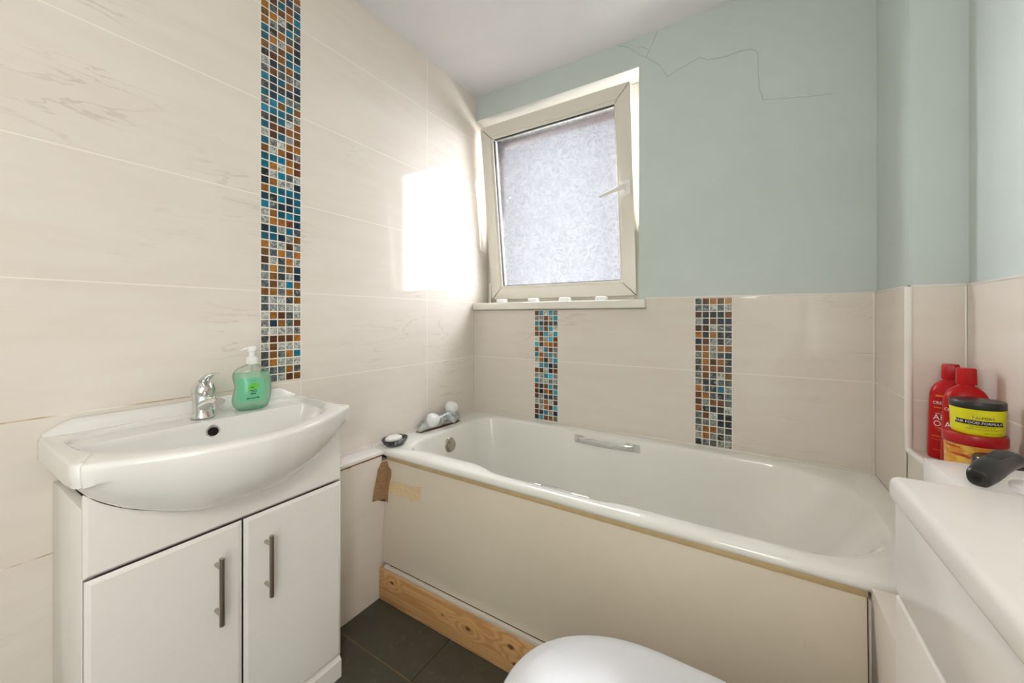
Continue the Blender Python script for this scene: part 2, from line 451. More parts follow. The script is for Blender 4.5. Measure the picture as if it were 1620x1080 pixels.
# the opening's soffit and reveal are white plaster
wall_back = fin(bm, 'wall_back', [M['blue'], M['plaster']], smooth=False)
for p in wall_back.data.polygons:
    c = p.center
    if (abs(p.normal.z) > .9 and OZ0-.01 < c.z < OZ1+.01 and c.x < OX1) or (abs(p.normal.x) > .9 and abs(c.x-OX1) < .001): p.material_index = 1
struct(wall_back)
DZ = 1.184                                             # top of the tiled dado
bm = B(); box(bm, XL, OX1+.034, YB, YP, .3, 1.136); box(bm, OX1+.034, .366, YB, YP, .3, DZ-.004)
fin(bm, 'tiling', M['tile_back'], wall_back, False)
bm = B(); box(bm, OX1+.03, .368, YB-.0015, YP, DZ-.004, DZ+.002, .001)
fin(bm, 'tile_edging', M['trim'], wall_back)
# right-hand corner: a nib stands out from the back wall; beyond it the wall steps back
XN, YN, XR, SZ = .366, 1.434, .474, .745
bm = B(); box(bm, XN+.006, 1.0, YN+.006, YP, SZ-.05, ZC)
wall_corner = struct(fin(bm, 'wall_corner', M['blue'], smooth=False))
bm = B(); box(bm, XN, XN+.006, YN, YB, .4, DZ-.004); box(bm, XN, XR, YN, YN+.006, SZ, DZ-.004)
fin(bm, 'tiling', M['tile_right'], wall_corner, False)
bm = B(); box(bm, XN-.001, XN+.006, YN-.001, YB, DZ-.004, DZ+.002, .001); box(bm, XN-.001, XR+.001, YN-.001, YN+.006, DZ-.004, DZ+.002, .001)
fin(bm, 'tile_edging', M['trim'], wall_corner)
bm = B(); box(bm, XR+.006, .60, -1.42, -1.20, 0, ZC); box(bm, XR+.006, .60, -.36, YN+.006, 0, ZC); box(bm, XR+.006, .60, -1.20, -.36, 2.02, ZC)
wall_right = struct(fin(bm, 'wall_right', M['blue'], smooth=False))
bm = B(); box(bm, XR, XR+.006, -.36, YN, 0, DZ-.004); fin(bm, 'tiling', M['tile_right'], wall_right, False)
bm = B(); box(bm, XR-.0015, XR+.006, -.36, YN, DZ-.004, DZ+.002, .001); fin(bm, 'tile_edging', M['trim'], wall_right)
# wall behind the camera
bm = B(); box(bm, -1.45, 1.0, -1.42, -1.30, 0, ZC)
struct(fin(bm, 'wall_front', M['blue'], smooth=False))
# white plastic bead round the nib's corner and down the shelf's edge
bm = B()
lathe(bm, (XN+.003, YN+.003, 0), [(.0085, SZ-.002), (.0085, DZ-.002)], 20)
tube(bm, [(XN+.004, YN+.004, SZ-.003), (XN+.004, 1.02, SZ-.003)], .0085, 20)
o = struct(fin(bm, 'trim_1', M['trim']))
# bead down the inside corners
bm = B(); box(bm, XN-.006, XN, YB-.006, YB, .565, DZ-.004, .002); struct(fin(bm, 'trim_2', M['trim']))
bm = B(); box(bm, XL, XL+.006, YB-.006, YB, .565, 1.136, .002); struct(fin(bm, 'trim_3', M['trim']))
bm = B(); box(bm, XR-.005, XR, YN-.005, YN, SZ, DZ-.004, .002); struct(fin(bm, 'trim_4', M['trim']))
# tiled shelf behind the bath end, with its face towards the bath
bm = B(); box(bm, XN, XR+.006, 1.012, YN+.006, .40, SZ)
struct(fin(bm, 'trim_5', M['tile_plain'], smooth=False))
# boxed ledge along the left wall between the vanity and the bath
LX = -1.228
bm = B(); box(bm, XL, LX, .727, 1.012, 0, .553); box(bm, XL, LX, 1.012, 1.05, 0, .530)
ledge = struct(fin(bm, 'trim_6', M['tile_plain'], smooth=False))
bm = B(); box(bm, XL, LX-.001, .727, 1.026, .557, .570, .002); fin(bm, 'ledge_top', M['trim'], ledge)
bm = B(); box(bm, XL, LX-.002, .727, 1.012, .553, .557); box(bm, LX-.002, LX+.0006, .86, .876, .5525, .5575); box(bm, LX-.002, LX+.0006, .925, 1.012, .553, .5575)
fin(bm, 'joint', M['rust'], ledge, False)
# boxed ledge at the other end of the bath
bm = B(); box(bm, .207, XR, .45, 1.012, 0, .568, .0015); box(bm, .207, XR-.02, 1.012, 1.06, 0, .530)
struct(fin(bm, 'trim_7', M['tile_plain']))

# plaster crack over the window
def px_back(px, py, y=YP):
    th = math.radians(31.6812); f = 604.25
    F = Vector((-math.sin(th), math.cos(th), 0)); R = Vector((math.cos(th), math.sin(th), 0))
    d = F + R*((px-810)/f) + Vector((0, 0, (501.36-py)/f)); d *= y/d.y
    return (d.x, d.z + H)
crack = [[(1040, 48), (1032, 70), (1022, 91), (1044, 103), (1050, 112), (1056, 121), (1078, 107), (1107, 91), (1119, 95), (1144, 91), (1176, 79), (1190, 78), (1199, 83), (1200, 110), (1201, 140), (1207, 158)],
         [(1207, 158), (1240, 155), (1275, 153), (1319, 148)], [(978, 72), (995, 75), (1010, 86), (1022, 91)], [(1008, 75), (1018, 74), (1026, 79)]]
bm = B()
for ci, ln in enumerate(crack):
    pts = [px_back(*p) for p in ln]
    fine = []
    for a, b in zip(pts, pts[1:]):
        for k in range(4):
            t = k/4; fine.append((a[0]+(b[0]-a[0])*t+random.uniform(-.0015, .0015), a[1]+(b[1]-a[1])*t+random.uniform(-.0015, .0015)))
    fine.append(pts[-1])
    for a, b in zip(fine, fine[1:]):
        d = Vector((b[0]-a[0], b[1]-a[1])); n = Vector((-d.y, d.x)).normalized()*(.0007 if ci == 0 else .0005)
        q = [(a[0]+n.x, a[1]+n.y), (b[0]+n.x, b[1]+n.y), (b[0]-n.x, b[1]-n.y), (a[0]-n.x, a[1]-n.y)]
        prism(bm, q, lambda p: (p[0], YP-.0004, p[1]), lambda p: (p[0], YP+.001, p[1]))
fin(bm, 'plaster_crack', M['crack'], wall_back, False)

# ------------------------------------------------------------------ mosaic strips
PAL = dict(teal=(0, 112, 142), cyan=(58, 172, 200), navy=(12, 46, 70), amber=(156, 100, 36), brown=(104, 58, 28), silver=(182, 187, 180), slate_=(92, 104, 104), pale=(206, 212, 204), black=(34, 40, 40))
def mosaic(parent, u0, u1, z0, z1, place, wts_fn):
    """five columns of small glass chips; place(u, z, depth) -> point"""
    bm = B(); cl = bm.loops.layers.color.new('chip')
    cols = 5; pitch = (u1-u0)/cols; rows = max(1, round((z1-z0)/pitch)); pz = (z1-z0)/rows; g = .0013
    for r in range(rows):
        for c in range(cols):
            a0, a1 = u0+c*pitch+g, u0+(c+1)*pitch-g; b0, b1 = z0+r*pz+g, z0+(r+1)*pz-g
            w = wts_fn(z0+r*pz); k = random.choices(list(w), list(w.values()))[0]
            s = random.uniform(.72, 1.18); col = [min(1, v/255*s) for v in PAL[k]]
            f0 = len(bm.faces)
            e = .0012
            lo_ = [bm.verts.new(place(*p, 0)) for p in ((a0, b0), (a1, b0), (a1, b1), (a0, b1))]
            hi = [bm.verts.new(place(*p, .0022)) for p in ((a0+e, b0+e), (a1-e, b0+e), (a1-e, b1-e), (a0+e, b1-e))]
            fs = [bm.faces.new(hi)] + [bm.faces.new((lo_[i], lo_[(i+1) % 4], hi[(i+1) % 4], hi[i])) for i in range(4)]
            for f in fs:
                for l in f.loops: l[cl] = (*col, 1)
    strip = fin(bm, 'mosaic_strip', M['chip'], parent, False)
    bm = B()
    p = [place(*q, -.001) for q in ((u0, z0), (u1, z0), (u1, z1), (u0, z1))]; q = [place(*q, .0010) for q in ((u0, z0), (u1, z0), (u1, z1), (u0, z1))]
    loft(bm, [p, q]); fin(bm, 'grout_bed', M['grout'], strip, False)
    return strip
def w_left(z):
    return dict(teal=26, navy=13, amber=22, brown=9, silver=16, slate_=10, black=4) if z > 1.33 else dict(navy=6, amber=15, brown=12, silver=30, slate_=32, pale=4, teal=2)  # lower chips greyer: reflected light put into their colours
def w_win(z): return dict(cyan=26, amber=13, brown=18, silver=12, pale=20, slate_=7, navy=6) if z > .75 else dict(cyan=14, amber=14, brown=18, slate_=22, navy=14, silver=10)
def w_mid(z): return dict(amber=15, brown=14, silver=28, slate_=17, black=14, navy=9, teal=3)
s1 = mosaic(wall_left, .614, .743, .887, ZC, lambda u, z, d: (XL+d, u, z), w_left); s1['label'] = 'tall glass mosaic strip rising behind the basin'
s2 = mosaic(wall_back, -.939, -.807, .5755, 1.134, lambda u, z, d: (u, YB-d, z), w_win); s2['label'] = 'pale blue and brown mosaic strip under the window sill'
s3 = mosaic(wall_back, -.186, -.052, .5755, 1.178, lambda u, z, d: (u, YB-d, z), w_mid); s3['label'] = 'grey and amber mosaic strip right of the window sill'

# ------------------------------------------------------------------ window
win = struct(empty('window_1', (-.87, 1.86, 1.18)), 'tilted-in white frosted window over the bath')
# fixed frame
bm = B()
FY0, FY1 = 1.862, 1.925
box(bm, XL+.001, XL+.052, FY0, FY1, 1.18, 2.216, .003); box(bm, OX1-.052, OX1-.001, FY0, FY1, 1.18, 2.216, .003)
box(bm, XL+.052, OX1-.052, FY0, FY1, 2.155, 2.216, .003); box(bm, XL+.052, OX1-.052, FY0, FY1, 1.18, 1.235, .003)
fin(bm, 'fixed_frame', M['upvc'], win)
bm = B()
box(bm, XL+.001, XL+.04, 1.93, 1.985, 1.18, 2.216, .002); box(bm, OX1-.070, OX1-.001, 1.93, 1.985, 1.18, 2.216, .002)
box(bm, XL+.04, OX1-.070, 1.93, 1.985, 2.135, 2.216, .002); box(bm, XL+.04, OX1-.070, 1.93, 1.985, 1.165, 1.215, .002)
fin(bm, 'outer_frame', M['brown'], win)
# sash, hinged at the bottom and tilted into the room
SX0, SX1, SL = -1.272, -.447, .957
tilt = math.atan2(.120, .953)
hinge_p = Vector((0, 1.842, 1.202))
def sash_pt(x, d, h):                                   # d: depth away from the room, h: height up the sash
    return Vector((x, hinge_p.y + d*math.cos(tilt) - h*math.sin(tilt), hinge_p.z + h*math.cos(tilt) + d*math.sin(tilt)))
def sbox(bm, x0, x1, d0, d1, h0, h1, bev=0):
    t = bmesh.new(); box(t, x0, x1, d0, d1, h0, h1, bev)
    for v in t.verts: v.co = sash_pt(*v.co)
    merge(bm, t)
def mitre(bm, x0, x1, h0, h1, w, d0, d1):
    """four mitred members"""
    o = [(x0, h0), (x1, h0), (x1, h1), (x0, h1)]; i = [(x0+w, h0+w), (x1-w, h0+w), (x1-w, h1-w), (x0+w, h1-w)]
    g = .0004
    for k in range(4):
        a, b, c, d = o[k], o[(k+1) % 4], i[(k+1) % 4], i[k]
        cx = sum(p[0] for p in (a, b, c, d))/4; cz = sum(p[1] for p in (a, b, c, d))/4
        ins = lambda p: (p[0]+(cx-p[0])*g/.05, p[1]+(cz-p[1])*g/.05)
        t = bmesh.new()
        prism(t, [ins(p) for p in (a, b, c, d)], lambda p: (p[0], d0, p[1]), lambda p: (p[0], d1, p[1]))
        bmesh.ops.recalc_face_normals(t, faces=t.faces)
        bmesh.ops.bevel(t, geom=list(t.edges), offset=.0008, segments=1, profile=.5, affect='EDGES')
        for v in t.verts: v.co = sash_pt(*v.co)
        merge(bm, t)
bm = B(); mitre(bm, SX0, SX1, 0, SL, .060, 0, .055)
sash = fin(bm, 'sash', M['upvc'], win)
bm = B(); mitre(bm, SX0+.0585, SX1-.0585, .0585, SL-.0585, .016, .006, .05); fin(bm, 'glazing_bead', M['upvc'], sash)
bm = B(); mitre(bm, SX0+.0735, SX1-.0735, .0735, SL-.0735, .0045, .012, .03); fin(bm, 'gasket', M['gasket'], sash)
bm = B(); sbox(bm, SX0+.074, SX1-.074, .018, .024, .074, SL-.074); fin(bm, 'glass_pane', M['pane'], sash, False)
# lever handle
bm = B(); sbox(bm, SX1-.048, SX1-.012, -.012, .002, .462, .534, .005)
hb = fin(bm, 'window_handle', M['white_metal'], sash)
bm = B()
hp = [(SX1-.030, -.010, .500), (SX1-.030, -.034, .500), (SX1-.036, -.040, .499), (SX1-.07, -.041, .490), (SX1-.145, -.041, .472)]
tube(bm, [sash_pt(*p) for p in hp], [.0105, .0105, .0110, .0095, .0065], 14)
merge_t = bmesh.new(); lathe(merge_t, (0, 0, 0), [(.013, 0), (.013, .016), (.010, .019)], 24)
for v in merge_t.verts: v.co = sash_pt(SX1-.030+v.co.x, -.008-v.co.z, .500+v.co.y)
merge(bm, merge_t); fin(bm, 'lever', M['white_metal'], win)
# bottom hinge
bm = B(); box(bm, SX0-.020, SX0-.003, 1.836, 1.862, 1.205, 1.30, .003); lathe(bm, (SX0-.012, 1.838, 1.18), [(.008, 0), (.008, .03)], 16)
fin(bm, 'hinge', M['upvc'], win)
# small white caps along the frame's foot
capx = [-1.165, -.965, -.785, -.595]
for i, x in enumerate(capx):
    bm = B(); box(bm, x-.028, x+.028, 1.765, 1.80, 1.1785, 1.199, .006, 3); fin(bm, 'drain_cap', M['white_plastic'], win)
# sill board
bm = B(); prof = []
box(bm, XL+.001, OX1+.034, 1.712, 1.862, 1.140, 1.178, .006, 3); fin(bm, 'sill', M['sill'], win)

# ------------------------------------------------------------------ bath
def rrect(x0, x1, y0, y1, rl, rr, z, nl=48, ns=14, nc=10):
    pts = []
    def side(a, b, n):
        for k in range(n): pts.append((a[0]+(b[0]-a[0])*k/n, a[1]+(b[1]-a[1])*k/n, z))
    def arc(cx, cy, r, a0):
        for k in range(nc): 
            a = a0 + PI/2*k/nc; pts.append((cx+r*math.cos(a), cy+r*math.sin(a), z))
    side((x0+rl, y0), (x1-rr, y0), nl); arc(x1-rr, y0+rr, rr, -PI/2)
    side((x1, y0+rr), (x1, y1-rr), ns); arc(x1-rr, y1-rr, rr, 0)
    side((x1-rr, y1), (x0+rl, y1), nl); arc(x0+rl, y1-rl, rl, PI/2)
    side((x0, y1-rl), (x0, y0+rl), ns); arc(x0+rl, y0+rl, rl, PI)
    return pts
BX0, BX1, BY0, BY1, RZ = XL+.001, .365, 1.030, YB-.001, .570
bath = thing('bath', (-.48, 1.387, 0), 'white enamel bath with chrome grab handles below the window', 'bath')
def notch(r, depth):
    """the rim narrows beside the two grips"""
    out = []
    for x, y, z in r:
        k = sm((x+.80)/.09)*(1-sm((x+.375)/.07))
        if y < 1.25: y -= depth*k - .021*(1-sm((x+.86)/.12))*sm((x+1.16)/.1)*(depth/.017)
        elif y > 1.55: y += depth*.9*k
        out.append((x, y, z))
    return out
rings = []
rings.append(rrect(BX0, BX1, BY0+.006, BY1, .004, .004, .545))
rings.append(rrect(BX0, BX1, BY0+.001, BY1, .005, .005, .549))
rings.append(rrect(BX0, BX1, BY0, BY1, .006, .006, .557))
rings.append(rrect(BX0, BX1, BY0+.003, BY1, .007, .007, .565))
rings.append(rrect(BX0, BX1, BY0+.009, BY1, .01, .01, RZ))
rings.append(notch(rrect(-1.215, .330, 1.083, 1.694, .10, .22, RZ), .017))
keys = [(-1.205, .312, 1.091, 1.686, .10, .22, RZ-.004), (-1.200, .285, 1.098, 1.680, .10, .23, RZ-.020), (-1.188, .225, 1.108, 1.668, .11, .23, .46), (-1.172, .13, 1.128, 1.648, .12, .22, .33),
        (-1.145, .045, 1.155, 1.622, .12, .20, .225), (-1.095, -.03, 1.20, 1.575, .11, .17, .178), (-1.0, -.14, 1.27, 1.505, .08, .10, .170)]
for i, k in enumerate(spline(keys, 4)):
    r = rrect(*k); d = .017*max(0, 1-i/7)
    rings.append(notch(r, d) if d > 0 else r)
bm = B(); loft(bm, rings, cap0=False); fin(bm, 'tub', M['enamel'], bath, ang=50)
# silicone bead along the tiles
bm = B()
box(bm, BX0, BX1, BY1-.006, BY1+.0007, RZ-.001, RZ+.004, .002); fin(bm, 'sealant_bead', M['trim'], bath)
bm = B(); box(bm, LX+.002, .207, 1.034, 1.042, .532, .548, .001); fin(bm, 'sealant_strip', M['sealant'], bath)
# overflow plate on the tap end
Mx = Matrix.Rotation(PI/2+.05, 3, 'Y')
bm = B(); lathe(bm, (-1.199, 1.376, .497), [(.036, 0), (.036, .006), (.033, .010), (.030, .012)], 40, M=Mx)
lathe(bm, (-1.188, 1.376, .497), [(.025, 0), (.025, .010), (.021, .0125), (.004, .013)], 40, M=Mx)
ov = fin(bm, 'overflow', M['steel'], bath); ov['label'] = 'round chrome overflow plate at the tap end'
# grab handles
def handle(y, sgn, x0, x1, zc):
    bm = B()
    for a, b in ((x0, x0+.04), (x1-.062, x1)):
        box(bm, a, b, min(y, y-sgn*.006), max(y, y-sgn*.006), zc-.018, zc+.018, .002)
    n = 14; pr = []
    for k in range(n+1):
        t = k/n; x = x0+.014 + (x1-.03-x0-.014)*t; off = .006 + .018*math.sin(PI*min(1, max(0, t)))**.5
        pr.append((x, y-sgn*off, zc))
    R = []
    for p in pr: R.append([(p[0], p[1]+.005*math.cos(a)*1.0, p[2]+.0135*math.sin(a)) for a in [2*PI*q/14 for q in range(14)]])
    loft(bm, R)
    h = fin(bm, 'grab_handle', M['chrome'], bath)
    return h
handle(1.683, 1, -.690, -.392, .533)['label'] = 'chrome grab handle on the wall side'
handle(1.0800, -1, -.60, -.40, .548)['label'] = 'chrome grab handle on the near side'

# bath panel with its lower batten
bm = B()
prism(bm, [(1.036, .5335), (1.012, .139), (1.019, .139), (1.043, .5335)], lambda p: (LX+.0015, *p), lambda p: (.2055, *p))
bmesh.ops.recalc_face_normals(bm, faces=bm.faces); bmesh.ops.bevel(bm, geom=list(bm.edges), offset=.0012, segments=2, profile=.5, affect='EDGES')
panel = fin(bm, 'bath_panel', M['panel'], bath); panel['label'] = 'cream front panel'
bm = B(); box(bm, LX+.028, .2045, .999, 1.0112, .1245, .1385, .0015); e = fin(bm, 'lower_batten', M['white_wood'], panel)
bm = B(); box(bm, LX+.002, .205, 1.05, 1.08, .005, .136); fin(bm, 'gap_shade_sheet', M['dark'], panel, False)  # dark sheet added as the shade in the hollow behind the panel
bm = B(); lathe(bm, (.115, 1.0265, .395), [(.0125, -.001), (.0125, .0008), (.0118, .0010), (.0114, .0005), (.0110, .0009), (.004, .0011)], 30, M=Matrix.Rotation(PI/2, 3, 'X')); fin(bm, 'screw_cover', M['panel'], panel)

# pine plinth board
bm = B(); box(bm, LX+.003, .2045, .997, 1.0155, .0015, .124, .002)
tag(fin(bm, 'plinth_board', M['wood']), 'bare knotty pine board along the floor under the bath panel', 'board')

# tapes on the panel's corner
def pan(x, z, d=0):                                     # a point just in front of the panel
    y = 1.012 + (z-.139)/(.5335-.139)*(.024) - .0004 - d
    return (x, y, z)
def tape(name, poly, mat, label, th, crumple):
    bm = B()
    f = lambda d: (lambda p: pan(p[0], p[1], d + crumple*math.sin(p[0]*90+p[1]*60)*.5+crumple*.5))
    prism(bm, poly, f(th), f(0)); return tag(fin(bm, name, mat, smooth=False), label, 'tape')
tape('masking_tape', [(-1.212, .457), (-1.19, .456), (-1.12, .459), (-1.075, .462), (-1.028, .470), (-1.034, .462), (-1.036, .440), (-1.040, .414), (-1.088, .404), (-1.088, .412), (-1.15, .410), (-1.212, .408)],
     M['beige_tape'], 'pale beige masking tape stuck across the cream bath panel', .0006, .0010)
bm = B(); Lr, Lf = [], []
for k, (yl, zl, xp, zp) in enumerate(((1.006, .528, -1.222, .527), (1.000, .515, -1.214, .508), (.993, .508, -1.198, .498), (.988, .488, -1.1955, .480), (.982, .465, -1.200, .458), (.975, .440, -1.205, .432), (.970, .415, -1.2085, .405), (.966, .392, -1.209, .383), (.966, .3900, -1.209, .366))):
    pp = pan(xp, zp, .0012); cz_ = (zl+zp)/2; cr = pan(LX+.006, cz_, .0012+.002*math.sin(k*2.1)**2)
    row = [(LX+.0015, yl, zl), (LX+.0015+.001*math.sin(k*1.7)**2, (yl+cr[1])/2-.002, (zl*2+cz_)/3), (LX+.0035, cr[1]-.006, cz_), cr, ((cr[0]+pp[0])/2, (cr[1]+pp[1])/2-.0008, (cz_+zp)/2), pp]
    Lr.append(row)
back = [[(x+.0003, y+.0008, z) for x, y, z in r] for r in Lr]
loft(bm, [a+b[::-1] for a, b in zip(Lr, back)])
tag(fin(bm, 'parcel_tape', M['brown_tape'], ang=25), 'crumpled brown parcel tape on the corner of the bath panel', 'tape')

# bath tap
bt = thing('bath_tap', (-1.268, 1.39, RZ), 'grey bath tap with two round white knobs on the end of the bath', 'tap')
bm = B(); R = []
for y, rx, h, cx in ((1.266, .006, .008, -1.286), (1.272, .015, .028, -1.284), (1.295, .021, .050, -1.280), (1.33, .023, .054, -1.276), (1.375, .025, .056, -1.270), (1.42, .027, .062, -1.266), (1.46, .027, .066, -1.263), (1.497, .025, .064, -1.261), (1.511, .016, .052, -1.260), (1.515, .005, .03, -1.260)):
    R.append([(cx+rx*math.cos(a), y, RZ+.0005+h*(.5+.5*math.sin(a)) if math.sin(a) > -.7 else RZ+.0005+h*.12) for a in [2*PI*q/22 for q in range(22)]])
loft(bm, R); fin(bm, 'tap_body', M['limescale'], bt, ang=60)
bm = B()
R = []
for t in range(9):
    k = t/8; x = -1.258+.062*k; z = RZ+.036-.010*k+.012*math.sin(PI*k*.7)
    R.append([(x, 1.412+.026*(1-.25*k)*math.cos(a), z+.017*(1-.35*k)*math.sin(a)) for a in [2*PI*q/18 for q in range(18)]])
loft(bm, R); fin(bm, 'spout', M['limescale'], bt)
for y, x, zz in ((1.322, -1.258, .026), (1.478, -1.280, .050)):
    bm = B(); Mk = Matrix.Rotation(.35, 3, 'Y')
    lathe(bm, (x, y, RZ+zz), [(.014, -.004), (.022, .003), (.0295, .014), (.0325, .026), (.0310, .039), (.025, .048), (.014, .0535), (.002, .055)], 30, M=Mk)
    fin(bm, 'knob', M['white_plastic'], bt)
bm = B(); prism(bm, [(-1.303, 1.264), (-1.272, 1.264), (-1.257, 1.34), (-1.249, 1.39), (-1.2405, 1.48), (-1.246, 1.517), (-1.278, 1.517), (-1.290, 1.40)], lambda p: (*p, RZ+.0003), lambda p: (*p, RZ+.0020)); fin(bm, 'mounting_line', M['rust'], bt)

# soap dish and the soap in it
sdx, sdy = -1.251, 1.098
sd = B(); lathe(sd, (sdx, sdy, RZ), [(.030, .0008), (.040, .003), (.050, .011), (.056, .022), (.0575, .0265), (.0560, .0275), (.052, .0245), (.045, .016), (.032, .011), (.002, .010)], 44, sx=.82, sy=1.0)
tag(fin(sd, 'soap_dish', M['marble']), 'black marbled oval soap dish on the corner of the bath', 'soap dish')
bm = B(); lathe(bm, (sdx-.001, sdy-.006, RZ+.0125), [(.004, 0), (.022, .001), (.031, .006), (.0345, .012), (.033, .019), (.024, .0235), (.004, .025)], 36, sx=.82, sy=1.12)
tag(fin(bm, 'soap_bar', M['white_soap']), 'white bar of soap lying in the black dish', 'soap')

# ------------------------------------------------------------------ vanity unit
CY0, CY1, CXF = .187, .721, -1.058
YM = .4535
van = thing('vanity_unit', (-1.19, YM, 0), 'white two-door vanity cabinet under the wash basin', 'cabinet')
bm = B()
box(bm, XL+.001, CXF-.016, CY0, CY0+.016, .0005, .734, .001); box(bm, XL+.001, CXF-.016, CY1-.016, CY1, .0005, .734, .001)
box(bm, XL+.001, CXF-.02, CY0+.016, CY1-.016, .065, .081)
box(bm, XL+.001, XL+.009, CY0+.016, CY1-.016, .081, .64)
fin(bm, 'carcass', M['lacquer'], van)

# wash basin geometry first: the fascia follows its belly
BYC, ZD = .440, .840
def o_front(d):
    return interp(abs(d), [0, .064, .083, .124, .175, .217, .25, .268, .277], [-.886, -.893, -.899, -.912, -.940, -.963, -.986, -.997, -1.003])
NF, NB = 84, 44
def outer():
    pts = []; hw = .277; r = .010
    for k in range(NF):
        f = k/NF
        if f < .08: pts.append((-1.16+(-1.016+1.16)*f/.08, BYC+hw))
        elif f < .12: a = PI/2*(f-.08)/.04; pts.append((-1.016+.012*math.sin(a), BYC+hw-.010+.010*math.cos(a)))
        elif f <= .88:
            d = (hw-.010)*math.cos(PI*(f-.12)/.76); pts.append((o_front(d), BYC+d))
        elif f < .92: a = PI/2*(1-(f-.88)/.04); pts.append((-1.016+.012*math.sin(a), BYC-hw+.010-.010*math.cos(a)))
        else: pts.append((-1.016-(-1.016+1.16)*(f-.92)/.08, BYC-hw))
    for k in range(NB):
        f = k/NB
        if f < .2: pts.append((-1.16-(.158)*f/.2, BYC-hw))
        elif f < .8: pts.append((-1.318, BYC-hw+2*hw*(f-.2)/.6))
        else: pts.append((-1.318+.158*(f-.8)/.2, BYC+hw))
    # smooth the front run a little
    return pts
def inner(a, bf, bb, ins=0, e=.42, cx=-1.16):
    pts = []
    for k in range(NF):
        t = PI*k/NF; c, s = math.cos(t), math.sin(t)
        pts.append((cx+(bf-ins)*abs(s)**.92, BYC+(a-ins)*c))
    for k in range(NB):
        t = PI+PI*k/NB; c, s = math.cos(t), math.sin(t)
        pts.append((cx-(bb-ins)*abs(s)**e, BYC+(a-ins)*math.copysign(abs(c)**.75, c)))
    return pts
def zz(pts, z): return [(x, y, z) for x, y in pts]
def inset(pts, d):
    n = len(pts); out = []
    for i in range(n):
        a = Vector(pts[i-1]); b = Vector(pts[(i+1) % n]); t = (b-a).normalized()
        out.append((pts[i][0]-t.y*d*-1*-1, pts[i][1]+t.x*d))
    return out
O = outer()
cx_, cy_ = -1.15, BYC
def toward(pts, d):
    out = []
    for x, y in pts:
        v = Vector((cx_-x, cy_-y)); l = v.length; v = v/l*d
        out.append((max(-1.318, x+v.x) if x > -1.3175 else x, y+v.y))
    return out
basin = thing('wash_basin', (-1.16, BYC, .80), 'white ceramic wash basin with a curved front on the vanity cabinet', 'basin')
cU = (-1.20, BYC)
under = []; US = [.9995, .998, .994, .988, .98, .97, .955, .94, .92, .90, .88, .86, .79, .71, .62, .52, .42, .32]
def wfront(i):
    return sm((.276-abs(O[i][1]-BYC))/.11) if i < NF and O[i][0] > -1.15 else 0
def belly_z(d):
    """height of the belly's underside in the plane of the cabinet front, d from the middle"""
    return interp(d, [0, .03, .06, .1, .13, .16, .2, .23, .25, .268, .28], [.667, .6675, .670, .677, .6885, .7015, .723, .745, .764, .790, .797])
def under_z(x, y, s, w):
    d = abs(y-BYC); xo = o_front(d)
    tau = max(0, min(1, (xo-x)/(xo-CXF)))
    field = .832-(.832-belly_z(d))*max(0, 1-(1-tau)**2.2)**.62
    lip = .832-.036*min(1, max(0, 1-s)/.012)**.5*(1-w)
    k = .014; h = max(0, min(1, .5+.5*(field-lip)/k))        # smooth minimum
    return field*(1-h)+lip*h - k*h*(1-h)*(1-w)*(s < .999)
for s in US:
    ring = []
    for i, (x, y) in enumerate(O):
        X_, Y_ = max(-1.318, cU[0]+(x-cU[0])*s), cU[1]+(y-cU[1])*s
        ring.append((X_, Y_, under_z(X_, Y_, s, wfront(i))))
    under.append(ring)
rings = under[::-1]
rings += [zz(O, .8325), zz(toward(O, .002), .837), zz(toward(O, .006), ZD)]
I1 = inner(.254, .236, .121)
rings += [zz(I1, ZD), zz(inner(.254, .236, .121, .003), ZD-.003), zz(inner(.254, .236, .121, .007), ZD-.0085)]
bowl_edge = inner(.240, .222, .036, 0, .30)
rings += [zz(bowl_edge, ZD-.011), zz(inner(.238, .220, .034, 0, .30), ZD-.0145)]
cb = (-1.075, BYC)
for s, z in ((.985, .815), (.955, .795), (.90, .770), (.82, .748), (.70, .732), (.52, .722), (.30, .717), (.12, .715)):
    rings.append([(cb[0]+(x-cb[0])*s, cb[1]+(y-cb[1])*s, z) for x, y in bowl_edge])
bm = B(); loft(bm, rings)
# low upstand along the wall
t = bmesh.new(); P_ = []
for k in range(25):
    f = k/24; y = BYC-.270 + .540*f
    e = min(f, 1-f)*.554
    hgt = .003+.025*sm(e/.040)
    P_.append([(XL+.0015, y, ZD-.004), (XL+.0015, y, ZD+hgt), (XL+.010, y, ZD+hgt+.0005), (XL+.019, y, ZD+hgt-.003), (XL+.024, y, ZD+hgt*.6), (XL+.029, y, ZD+hgt*.15), (XL+.032, y, ZD-.003)])
loft(t, P_); merge(bm, t)
fin(bm, 'basin_body', M['ceramic'], basin, ang=42)
Mo = Matrix.Rotation(PI/2-.12, 3, 'Y')
bm = B(); lathe(bm, (-1.195, BYC, .801), [(.0165, -.004), (.0165, .003), (.0145, .0055), (.011, .005), (.010, .001)], 32, M=Mo, cap1=False)
ofl = fin(bm, 'overflow_ring', M['chrome'], basin)
bm = B(); lathe(bm, (-1.1885, BYC, .801), [(.0108, -.003), (.0108, .0015)], 24, M=Mo); fin(bm, 'overflow_hole', M['dark'], ofl)  # dark disc painted as the shade inside the overflow
bm = B(); lathe(bm, (-1.075, BYC, .7145), [(.024, 0), (.024, .002), (.018, .0035), (.004, .003)], 32); fin(bm, 'waste', M['chrome'], basin)

